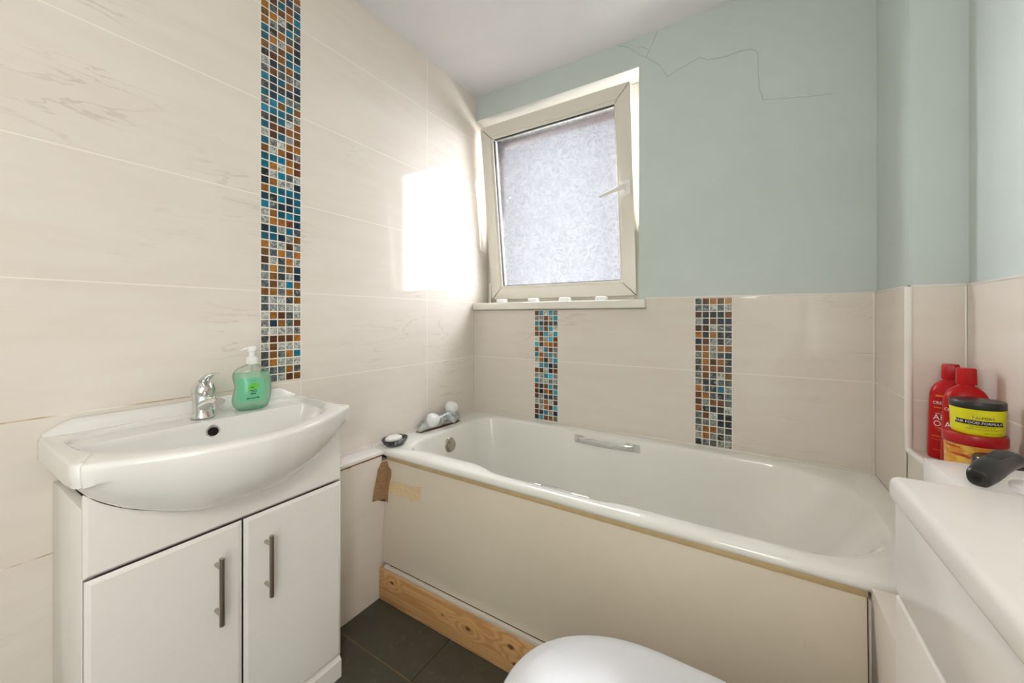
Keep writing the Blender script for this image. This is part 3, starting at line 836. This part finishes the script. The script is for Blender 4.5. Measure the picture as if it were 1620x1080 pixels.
# belly profile where it meets the fascia
def belly(xq):
    """(y, z) of the belly's underside in the plane x = xq"""
    pr = []
    for i in range(len(O)):
        col = [r[i] for r in under]
        if col[0][0] < -1.10: continue
        for a, b in zip(col, col[1:]):
            if a[0] >= xq > b[0]:
                k = (a[0]-xq)/(a[0]-b[0]); pr.append((a[1]+(b[1]-a[1])*k, a[2]+(b[2]-a[2])*k)); break
    return sorted(pr)
def fascia_ring(x, ins=0):
    pr = belly(x); ys = [p[0] for p in pr]; zs = [p[1] for p in pr]
    y0, y1 = CY0+ins, CY1-ins
    top = [(y0+(y1-y0)*k/48, 0) for k in range(49)]
    top = [(y, interp(y, ys, zs)-.0045) for y, _ in top]
    return [(x, y0, .6045+ins), (x, y1, .6045+ins)] + [(x, y, z) for y, z in top[::-1]]
bm = B()
loft(bm, [fascia_ring(CXF-.0155), fascia_ring(CXF-.010), fascia_ring(CXF-.006), fascia_ring(CXF, .006)])
fin(bm, 'fascia', M['lacquer'], van, ang=20)
def door(y0, y1, hy, h0, h1):
    bm = B(); z0, z1 = .070, .600
    box(bm, CXF-.0155, CXF-.005, y0, y1, z0, z1)
    loft(bm, [[(CXF-.005, y0, z0), (CXF-.005, y1, z0), (CXF-.005, y1, z1), (CXF-.005, y0, z1)], [(CXF, y0+.009, z0+.009), (CXF, y1-.009, z0+.009), (CXF, y1-.009, z1-.009), (CXF, y0+.009, z1-.009)]], cap0=False)
    d = fin(bm, 'door', M['lacquer'], van, ang=15)
    bm = B()
    tube(bm, [(CXF+.030, hy, h0), (CXF+.030, hy, h1)], .0058, 18)
    for z in (h0+.024, h1-.024): tube(bm, [(CXF-.001, hy, z), (CXF+.030, hy, z)], .0045, 14)
    fin(bm, 'handle', M['steel'], d)
    return d
door(CY0+.001, .4515, .397, .391, .546); door(.4555, CY1-.001, .505, .391, .546)
bm = B()
prism(bm, [(CXF-.016, .0005), (CXF-.001, .0005), (CXF-.001, .052), (CXF-.012, .066), (CXF-.016, .066)], lambda p: (p[0], CY0, p[1]), lambda p: (p[0], CY1, p[1]))
fin(bm, 'plinth', M['lacquer'], van, ang=15)

# basin tap
bt = thing('basin_tap', (-1.2445, .437, .8322), 'chrome lever mixer tap at the back of the wash basin', 'tap')
TB = Vector((-1.2445, .437, .8322))
bm = B(); lathe(bm, TB, [(.0262, 0), (.0258, .004), (.0245, .012), (.0235, .035), (.0235, .058), (.022, .061)], 36)
fin(bm, 'tap_body', M['chrome'], bt)
bm = B(); R = []
for k in range(12):
    t = k/11; x = .008 + .092*t; z = .030 + .020*math.sin(t*PI*.62)+.004*t; hz = .017*(1-t)+.0085*t; hy = .018*(1-t)+.0125*t
    R.append([(TB.x+x, TB.y+hy*math.cos(a), TB.z+z+hz*math.sin(a)) for a in [2*PI*q/20 for q in range(20)]])
loft(bm, R); lathe(bm, (TB.x+.090, TB.y, TB.z+.033), [(.010, 0), (.010, .014)], 20); fin(bm, 'spout', M['chrome'], bt)
bm = B(); Mt = Matrix.Rotation(.18, 3, 'Y')
lathe(bm, TB+Vector((0, 0, .0625)), [(.026, 0), (.0265, .006), (.0255, .016), (.022, .026), (.015, .034), (.006, .038), (.001, .039)], 34, M=Mt)
R = []
for k in range(9):
    t = k/8; x = .002+.072*t; z = .096+.026*t+.004*math.sin(PI*t)
    R.append([(TB.x+x, TB.y+(.014-.004*t)*math.cos(a), TB.z+z+(.0075-.0045*t)*math.sin(a)) for a in [2*PI*q/16 for q in range(16)]])
loft(bm, R); fin(bm, 'lever', M['chrome'], bt)

# hand-soap pump bottle
SB = Vector((-1.238, .553, .8322)); 
vd = Vector((-SB.x, -SB.y, 0)).normalized(); vr = Vector((-vd.y, vd.x, 0))     # face of the bottle, and its right as seen
soap = thing('soap_dispenser', SB, 'clear pump bottle of green hand soap on the back of the basin', 'soap dispenser')
# outline: right side is plain, left side has a finger waist
outl = [(.000, -.034, .030), (.004, -.040, .036), (.014, -.0465, .0435), (.030, -.0485, .047), (.045, -.046, .0485), (.058, -.0425, .0485), (.072, -.0425, .0485), (.086, -.0455, .0475), (.098, -.047, .0455), (.108, -.045, .041), (.116, -.039, .034), (.123, -.028, .024), (.128, -.017, .016), (.131, -.0125, .0125), (.140, -.012, .012)]
def sect(z, l, r, dep, k=1.0, ins=0):
    out = []
    cx0 = (l+r)/2; hw = (r-l)/2-ins; d = dep-ins
    for q in range(36):
        a = 2*PI*q/36; ca, sa = math.cos(a), math.sin(a)
        u = cx0+hw*math.copysign(abs(ca)**.8, ca); v = d*math.copysign(abs(sa)**.8, sa)
        out.append(SB + vr*u + vd*v + Vector((0, 0, z)))
    return out
def dep(z): return interp(z, [0, .008, .02, .09, .115, .130, .14], [.018, .0235, .026, .026, .022, .0125, .012])
full = spline(outl, 3)
bm = B(); loft(bm, [sect(z, l, r, dep(z)) for z, l, r in full]); fin(bm, 'bottle_shell', M['clear_plastic'], soap, ang=60)
bm = B(); loft(bm, [sect(z+.0012, l, r, dep(z), ins=.0013) for z, l, r in full if z < .106]); liq = fin(bm, 'soap_liquid', M['green_liquid'], soap, ang=60)
bm = B()
loft(bm, [[SB+vr*u*s+vd*v*s*.7+Vector((0, 0, z)) for u, v in [(.030*math.cos(a), .022*math.sin(a)) for a in [2*PI*q/30 for q in range(30)]]] for s, z in ((1, .002), (.9, .006), (.4, .011), (.05, .012))])
fin(bm, 'thick_base', M['green_base'], soap)
def on_soap(u, z, lift=.0004):
    l = interp(z, [o[0] for o in outl], [o[1] for o in outl]); r = interp(z, [o[0] for o in outl], [o[2] for o in outl])
    c = (l+r)/2; hw = (r-l)/2; k = min(1, abs((u-c)/hw)); v = dep(z)*(max(0, 1-k**2.5))**.4
    return SB + vr*u + vd*(v+lift) + Vector((0, 0, z))
bm = B(); L = []
for i in range(13):
    z = .026+.066*i/12; e = abs(i-6)/6
    w0, w1 = -.034, .031-.010*max(0, (i-8)/4)**2
    L.append([on_soap(w0+(w1-w0)*q/14, z) for q in range(15)])
loft(bm, L, closed=False, cap0=False, cap1=False); lab = fin(bm, 'front_label', M['green_label'], soap)
def patch(pts, mat, name, par):
    bm = B(); bm.faces.new([bm.verts.new(p) for p in pts]); return fin(bm, name, mat, par, False)
leafp = [(.004+.0125*math.cos(a)*(1+.25*math.sin(2*a)), .067+.0105*math.sin(a)) for a in [2*PI*q/24 for q in range(24)]]
patch([on_soap(u, z, .0009) for u, z in leafp], M['leaf'], 'leaf_print', lab)
bm = B()
for (u0, u1, z0, z1) in ((-.010, .014, .0335, .0360), (-.012, -.008, .0325, .0365), (.012, .018, .0332, .0375), (-.003, .010, .0455, .0490), (-.001, .012, .0515, .0535), (-.004, .013, .0562, .0580), (-.002, .004, .064, .067), (-.004, .010, .0835, .0843)):
    bm.faces.new([bm.verts.new(on_soap(u, z+(u*.06), .0012)) for u, z in ((u0, z0), ((u0+u1)/2, z0), (u1, z0), (u1, z1), ((u0+u1)/2, z1), (u0, z1))])
fin(bm, 'printed_lines', M['green_ink'], lab, False)
bm = B(); lathe(bm, SB, [(.0145, .131), (.0150, .133), (.0150, .148), (.0125, .151), (.0075, .152), (.0075, .166)], 30)
lathe(bm, SB+Vector((0, 0, .166)), [(.010, 0), (.0125, .003), (.0130, .012), (.0110, .016), (.004, .0175)], 30)
nz = -vr*.9 + vd*.35; nz.normalize()
R = []
for k in range(7):
    t = k/6; p = SB + nz*(.004+.024*t) + Vector((0, 0, .177-.003*t*t*2)); sd_ = Vector((-nz.y, nz.x, 0))
    R.append([p + sd_*(.0095-.0045*t)*math.cos(a) + Vector((0, 0, (.0052-.002*t)*math.sin(a))) for a in [2*PI*q/16 for q in range(16)]])
loft(bm, R); fin(bm, 'pump', M['white_plastic'], soap)
bm = B(); tube(bm, [SB+Vector((0, 0, .015)), SB+Vector((0, 0, .131))], .0028, 10); fin(bm, 'dip_tube', M['clear_plastic'], soap)

# ------------------------------------------------------------------ fitted toilet unit on the right
UX, UY1, UZ = .190, .800, .860
unit = thing('toilet_unit', (.33, .3, 0), 'white fitted toilet cabinet with plain panels at the right edge', 'cabinet')
bm = B(); box(bm, UX+.018, XR-.001, -.42, UY1, .0005, UZ-.039, .001); fin(bm, 'carcass', M['lacquer'], unit)
bm = B(); box(bm, UX, UX+.0175, -.42, UY1-.001, .687, UZ-.0395, .003); fin(bm, 'upper_panel', M['lacquer'], unit)
bm = B(); box(bm, UX, UX+.0175, -.42, UY1-.001, .06, .683, .005, 3); fin(bm, 'lower_panel', M['lacquer'], unit)
bm = B(); box(bm, UX-.007, XR-.001, -.43, UY1+.003, UZ-.0385, UZ, .011, 5)
tag(fin(bm, 'worktop', M['lacquer']), 'white rounded-edge worktop over the toilet cabinet on the right', 'worktop')
# boxed end between the worktop and the tiled shelf
bm = B(); box(bm, .279, XR-.001, UY1+.004, 1.010, .569, .838, .0015)
box_end = struct(fin(bm, 'trim_8', M['lacquer']))

# toilet
to = thing('toilet', (-.09, .62, 0), 'white toilet with closed lid in front of the bath', 'toilet')
TY, TX0, TX1, TW = .617, -.386, .135, .193
def seat(hw, x0, x1, z, n=60, ex=2.25):
    pts = []; xm = x0+(x1-x0)*.46
    for q in range(n):
        a = 2*PI*q/n; ca, sa = math.cos(a), math.sin(a)
        if ca < 0: x = xm+(xm-x0)*-abs(ca)**(2/2.05); y = hw*math.copysign(abs(sa)**(2/2.05), sa)
        else: x = xm+(x1-xm)*abs(ca)**(2/4.5); y = hw*math.copysign(abs(sa)**(2/2.6), sa)
        pts.append((x, TY+y, z))
    return pts
bm = B()
loft(bm, [seat(TW-.06, TX0+.12, .17, .0008), seat(TW-.062, TX0+.12, .17, .10), seat(TW-.045, TX0+.08, .175, .22), seat(TW-.018, TX0+.03, .18, .33), seat(TW-.008, TX0+.012, .18, .385), seat(TW-.010, TX0+.014, .18, .397)])
fin(bm, 'bowl', M['ceramic'], to, ang=60)
bm = B(); loft(bm, [seat(TW-.006, TX0+.008, TX1-.01, .398), seat(TW-.002, TX0+.004, TX1-.006, .402), seat(TW-.002, TX0+.004, TX1-.006, .410), seat(TW-.006, TX0+.008, TX1-.01, .414)])
fin(bm, 'seat', M['lid_plastic'], to)
bm = B(); loft(bm, [seat(TW-.002, TX0+.002, TX1, .415), seat(TW, TX0, TX1, .419), seat(TW-.001, TX0+.001, TX1-.001, .426), seat(TW-.006, TX0+.006, TX1-.006, .4305), seat(TW-.03, TX0+.03, TX1-.03, .4335), seat(TW-.09, TX0+.1, TX1-.1, .4355)])
fin(bm, 'lid', M['lid_plastic'], to, ang=60)
for y in (TY-.07, TY+.07):
    bm = B(); lathe(bm, (TX1+.018, y, .397), [(.014, 0), (.014, .03), (.011, .034)], 24); fin(bm, 'hinge', M['chrome'], to)

# ------------------------------------------------------------------ hair products on the tiled shelf
def red_bottle(bx, by, rot, label, shift=0):
    base = Vector((bx, by, SZ+.0005))
    t = thing('hair_product_bottle', base, label, 'bottle', 'red hair product bottles on the tiled shelf')
    fr = Vector((math.sin(rot), -math.cos(rot), 0)); rt = Vector((math.cos(rot), math.sin(rot), 0))
    prof = [(0, .037, .0235), (.003, .0395, .026), (.03, .0395, .026), (.10, .038, .025), (.150, .0365, .0245), (.168, .0345, .0235), (.182, .029, .0205), (.192, .020, .016), (.197, .0135, .0135), (.202, .0125, .0125)]
    pr = spline(prof, 3)
    def hw(z): return interp(z, [p[0] for p in pr], [p[1] for p in pr])
    def hd(z): return interp(z, [p[0] for p in pr], [p[2] for p in pr])
    bm = B()
    loft(bm, [[base+rt*(w*math.copysign(abs(math.cos(a))**.9, math.cos(a)))+fr*(d*math.copysign(abs(math.sin(a))**.9, math.sin(a)))+Vector((0, 0, z)) for a in [2*PI*q/44 for q in range(44)]] for z, w, d in pr])
    fin(bm, 'bottle_body', M['red'], t, ang=60)
    bm = B(); lathe(bm, base, [(.0165, .200), (.0168, .204), (.0162, .234), (.0150, .237)], 8, M=Matrix.Rotation(rot+PI/8, 3, 'Z')); fin(bm, 'cap', M['red'], t, ang=20)
    def on(u, z, lift=.0006):
        # wrapped round the ellipse: u is the arc length from the middle of the front
        w, d = hw(z), hd(z); a = -PI/2; arc = 0; st = .04 if u > 0 else -.04
        aa = 0.0
        while abs(arc) < abs(u):
            arc += st*math.hypot(w*math.cos(aa), d*math.sin(aa)); aa += st
        aa -= 0 if u == 0 else (abs(arc)-abs(u))/max(1e-6, math.hypot(w*math.cos(aa), d*math.sin(aa)))*(1 if u > 0 else -1)
        return base+rt*(w+lift)*math.copysign(abs(math.sin(aa))**.9, math.sin(aa))+fr*(d+lift)*abs(math.cos(aa))**.9+Vector((0, 0, z))
    def grid(u0, u1, z0, z1, lift, nu=16, nz=2):
        b = B(); loft(b, [[on(u0+(u1-u0)*i/nu, z0+(z1-z0)*k/nz, lift) for i in range(nu+1)] for k in range(nz+1)], closed=False, cap0=False, cap1=False); return b
    for q in ((-.026, .026, .1555, .1600, .0006), (-.030, -.012, .1270, .1292, .0006, 6), (-.034, .034, .0555, .0575, .0006), (-.034, .034, .0480, .0490, .0006), (-.03, .03, .022, .0232, .0006)):
        fin(grid(*q), 'orange_band', M['orange'], t, False)
    # sunburst of fine dots behind the title
    bm = B()
    for rr in range(9):
        nn = 20+rr*4
        for k in range(nn):
            a = 2*PI*(k+.5*(rr % 2))/nn; r = .0085+rr*.0026; u, z = r*math.cos(a)+shift, .094+r*1.05*math.sin(a); s = .00105
            if abs(z-.1035) < .0085 or abs(z-.0880) < .0075: continue
            bm.faces.new([bm.verts.new(on(u+du, z+dz, .0007)) for du, dz in ((-s, 0), (0, -s), (s, 0), (0, s))])
    fin(bm, 'orange_dots', M['orange'], t, False)['kind'] = 'stuff'
    for body, size, z, u in (('CREME OF NATURE', .0098, .1400, -.031), ('ARGAN', .0190, .1035, -.030), ('OIL', .0190, .0880, -.030), ('NET', .0100, .0350, -.012)):
        fin(text_bm(body, size, lambda p, z=z, u=u: on(p[0]+u+shift, z+p[1], .0011), align='LEFT'), 'lettering', M['white_ink'], t, False)
    for q in ((-.026, .026, .1130, .1137, .001), (-.02, .02, .0775, .0782, .001)):
        fin(grid(*q), 'white_rule', M['white_ink'], t, False)
    return t
red_bottle(.4315, 1.388, -.25, 'red hair product bottle farther back in the corner, left of the other red bottle')
red_bottle(.4280, 1.298, -.10, 'red hair product bottle directly behind the yellow jar and half hidden by it', -.009)

# red-lidded jar
J = Vector((.4065, 1.197, SZ+.0005))
jar = thing('gel_jar', J, 'clear amber jar with a red lid under the yellow jar', 'jar')
bm = B(); lathe(bm, J, [(.039, 0), (.0415, .004), (.0425, .02), (.0432, .086), (.0415, .0915)], 56); fin(bm, 'jar_body', M['gel'], jar)
bm = B(); lathe(bm, J, [(.0450, .0905), (.0458, .092), (.0458, .1085), (.0445, .1115), (.039, .112)], 64); fin(bm, 'lid', M['red_lid'], jar)
# yellow jar standing on it
K = Vector((.4095, 1.195, SZ+.1130))
yj = thing('hair_cream_jar', K, 'yellow jar with a black lid stacked on the red-lidded jar', 'jar')
yr = [(.0345, 0), (.0362, .002), (.0372, .006), (.0388, .052), (.0378, .0535)]
bm = B(); lathe(bm, K, yr, 64); fin(bm, 'jar_body', M['yellow'], yj)
bm = B(); lathe(bm, K, [(.0390, .0530), (.0396, .0545), (.0396, .0660), (.0384, .0680), (.031, .0685)], 64); fin(bm, 'lid', M['black_plastic'], yj)
ja = math.atan2(-K.y, -K.x)+.15
def on_jar(u, z, lift=.0005):
    r = interp(z, [p[1] for p in yr], [p[0] for p in yr])+lift; a = ja+u/r
    return (K.x+r*math.cos(a), K.y+r*math.sin(a), K.z+z)
def jgrid(pts_fn, nu, lift): 
    b = B(); loft(b, [[on_jar(*pts_fn(i/nu, 0), lift) for i in range(nu+1)], [on_jar(*pts_fn(i/nu, 1), lift) for i in range(nu+1)]], closed=False, cap0=False, cap1=False); return b
bm = jgrid(lambda f, k: (-.040+.072*f+(.004 if (k and f < .01) else 0)+(.004*(1-k) if f > .99 else 0), (.0215+.0095*k)), 24, .0007)
band = fin(bm, 'title_band', M['black_ink'], yj, False)
bm = text_bm('HAIR FOOD FORMULA', .0070, lambda p: on_jar(p[0]-.004, .0262+p[1], .0012)); fin(bm, 'lettering', M['white_ink'], yj, False)
bm = B(); bm.faces.new([bm.verts.new(on_jar(.0035+.0180*math.cos(a), .0360+.0046*math.sin(a), .0007)) for a in [2*PI*q/40 for q in range(40)]]); fin(bm, 'name_oval', M['yellow_ink'], yj, False)
bm = text_bm("PALMER'S", .0076, lambda p: on_jar(p[0]+.0035, .0360+p[1], .0012))
for body, size, z, u in (('with VITAMIN E & B5', .0040, .0180, .002), ('HAIR & SCALP CONDITIONER', .0034, .0135, .002), ('NET WT 5.25 OZ', .0036, .0065, .018)):
    merge(bm, text_bm(body, size, lambda p, z=z, u=u: on_jar(p[0]+u, z+p[1], .0012)))
fin(bm, 'small_lettering', M['olive_ink'], yj, False)
# small black tub
T = Vector((.3980, 1.075, SZ+.0005))
tub = thing('small_tub', T, 'small black lidded tub on the shelf in front of the amber jar', 'tub')
bm = B(); lathe(bm, T, [(.030, 0), (.032, .003), (.033, .070), (.032, .072)], 48); fin(bm, 'tub_body', M['dark_plastic'], tub)
bm = B(); lathe(bm, T, [(.0345, .0715), (.0350, .073), (.0350, .090), (.033, .093), (.020, .0935)], 48); fin(bm, 'lid', M['dark_plastic'], tub)

# hair clipper lying on the boxed end
cz = .8385
clip = thing('hair_clipper', (.36, .93, cz), 'black cordless hair clipper lying beside the worktop', 'hair clipper')
A0 = Vector((.2955, .862, cz+.0165)); A1 = Vector((.3530, .930, cz+.041)); ax = (A1-A0).normalized()
sd_ = ax.cross(Vector((0, 0, 1))).normalized(); upv = sd_.cross(ax)
def csec(t, w, h, off=0, e=.75):
    w *= .74; h *= .74; off *= .74
    c = A0+(A1-A0)*t+upv*off
    return [c+sd_*w*math.copysign(abs(math.cos(a))**e, math.cos(a))+upv*h*math.copysign(abs(math.sin(a))**e, math.sin(a)) for a in [2*PI*q/28 for q in range(28)]]
bm = B(); keys = [(0, .012, .013, 0), (.02, .0165, .0175, 0), (.10, .019, .0195, .001), (.35, .0215, .0205, .002), (.60, .021, .019, .001), (.80, .0215, .0175, -.001), (.95, .024, .0165, -.003), (1.0, .0235, .0155, -.004)]
loft(bm, [csec(*k) for k in spline(keys, 4)]); fin(bm, 'clipper_body', M['black_plastic'], clip, ang=50)
bm = B(); loft(bm, [csec(1.0, .0245, .010, -.004, .4), csec(1.035, .0255, .008, -.005, .4), csec(1.07, .0255, .003, -.008, .4)]); fin(bm, 'cutting_head', M['black_plastic'], clip, ang=40)
bm = B(); loft(bm, [csec(.52, .011, .003, .0185, .5), csec(.56, .012, .004, .0185, .5), csec(.78, .012, .004, .0160, .5), csec(.82, .011, .002, .0155, .5)]); fin(bm, 'slide_switch', M['gasket'], clip, ang=40)
bm = B(); lathe(bm, A0-ax*.0012, [(.0050, 0), (.0048, .003)], 20, M=ax.to_track_quat('Z', 'Y').to_matrix()); fin(bm, 'charging_socket', M['dark'], clip)
# white round lid at the picture's edge
bm = B(); lathe(bm, (.358, .885, .8385), [(.020, 0), (.0215, .002), (.0215, .010), (.0204, .0125), (.015, .0135), (.002, .0137)], 44)
tag(fin(bm, 'round_cap', M['white_plastic']), 'round white cap beside the hair clipper at the right edge', 'cap')
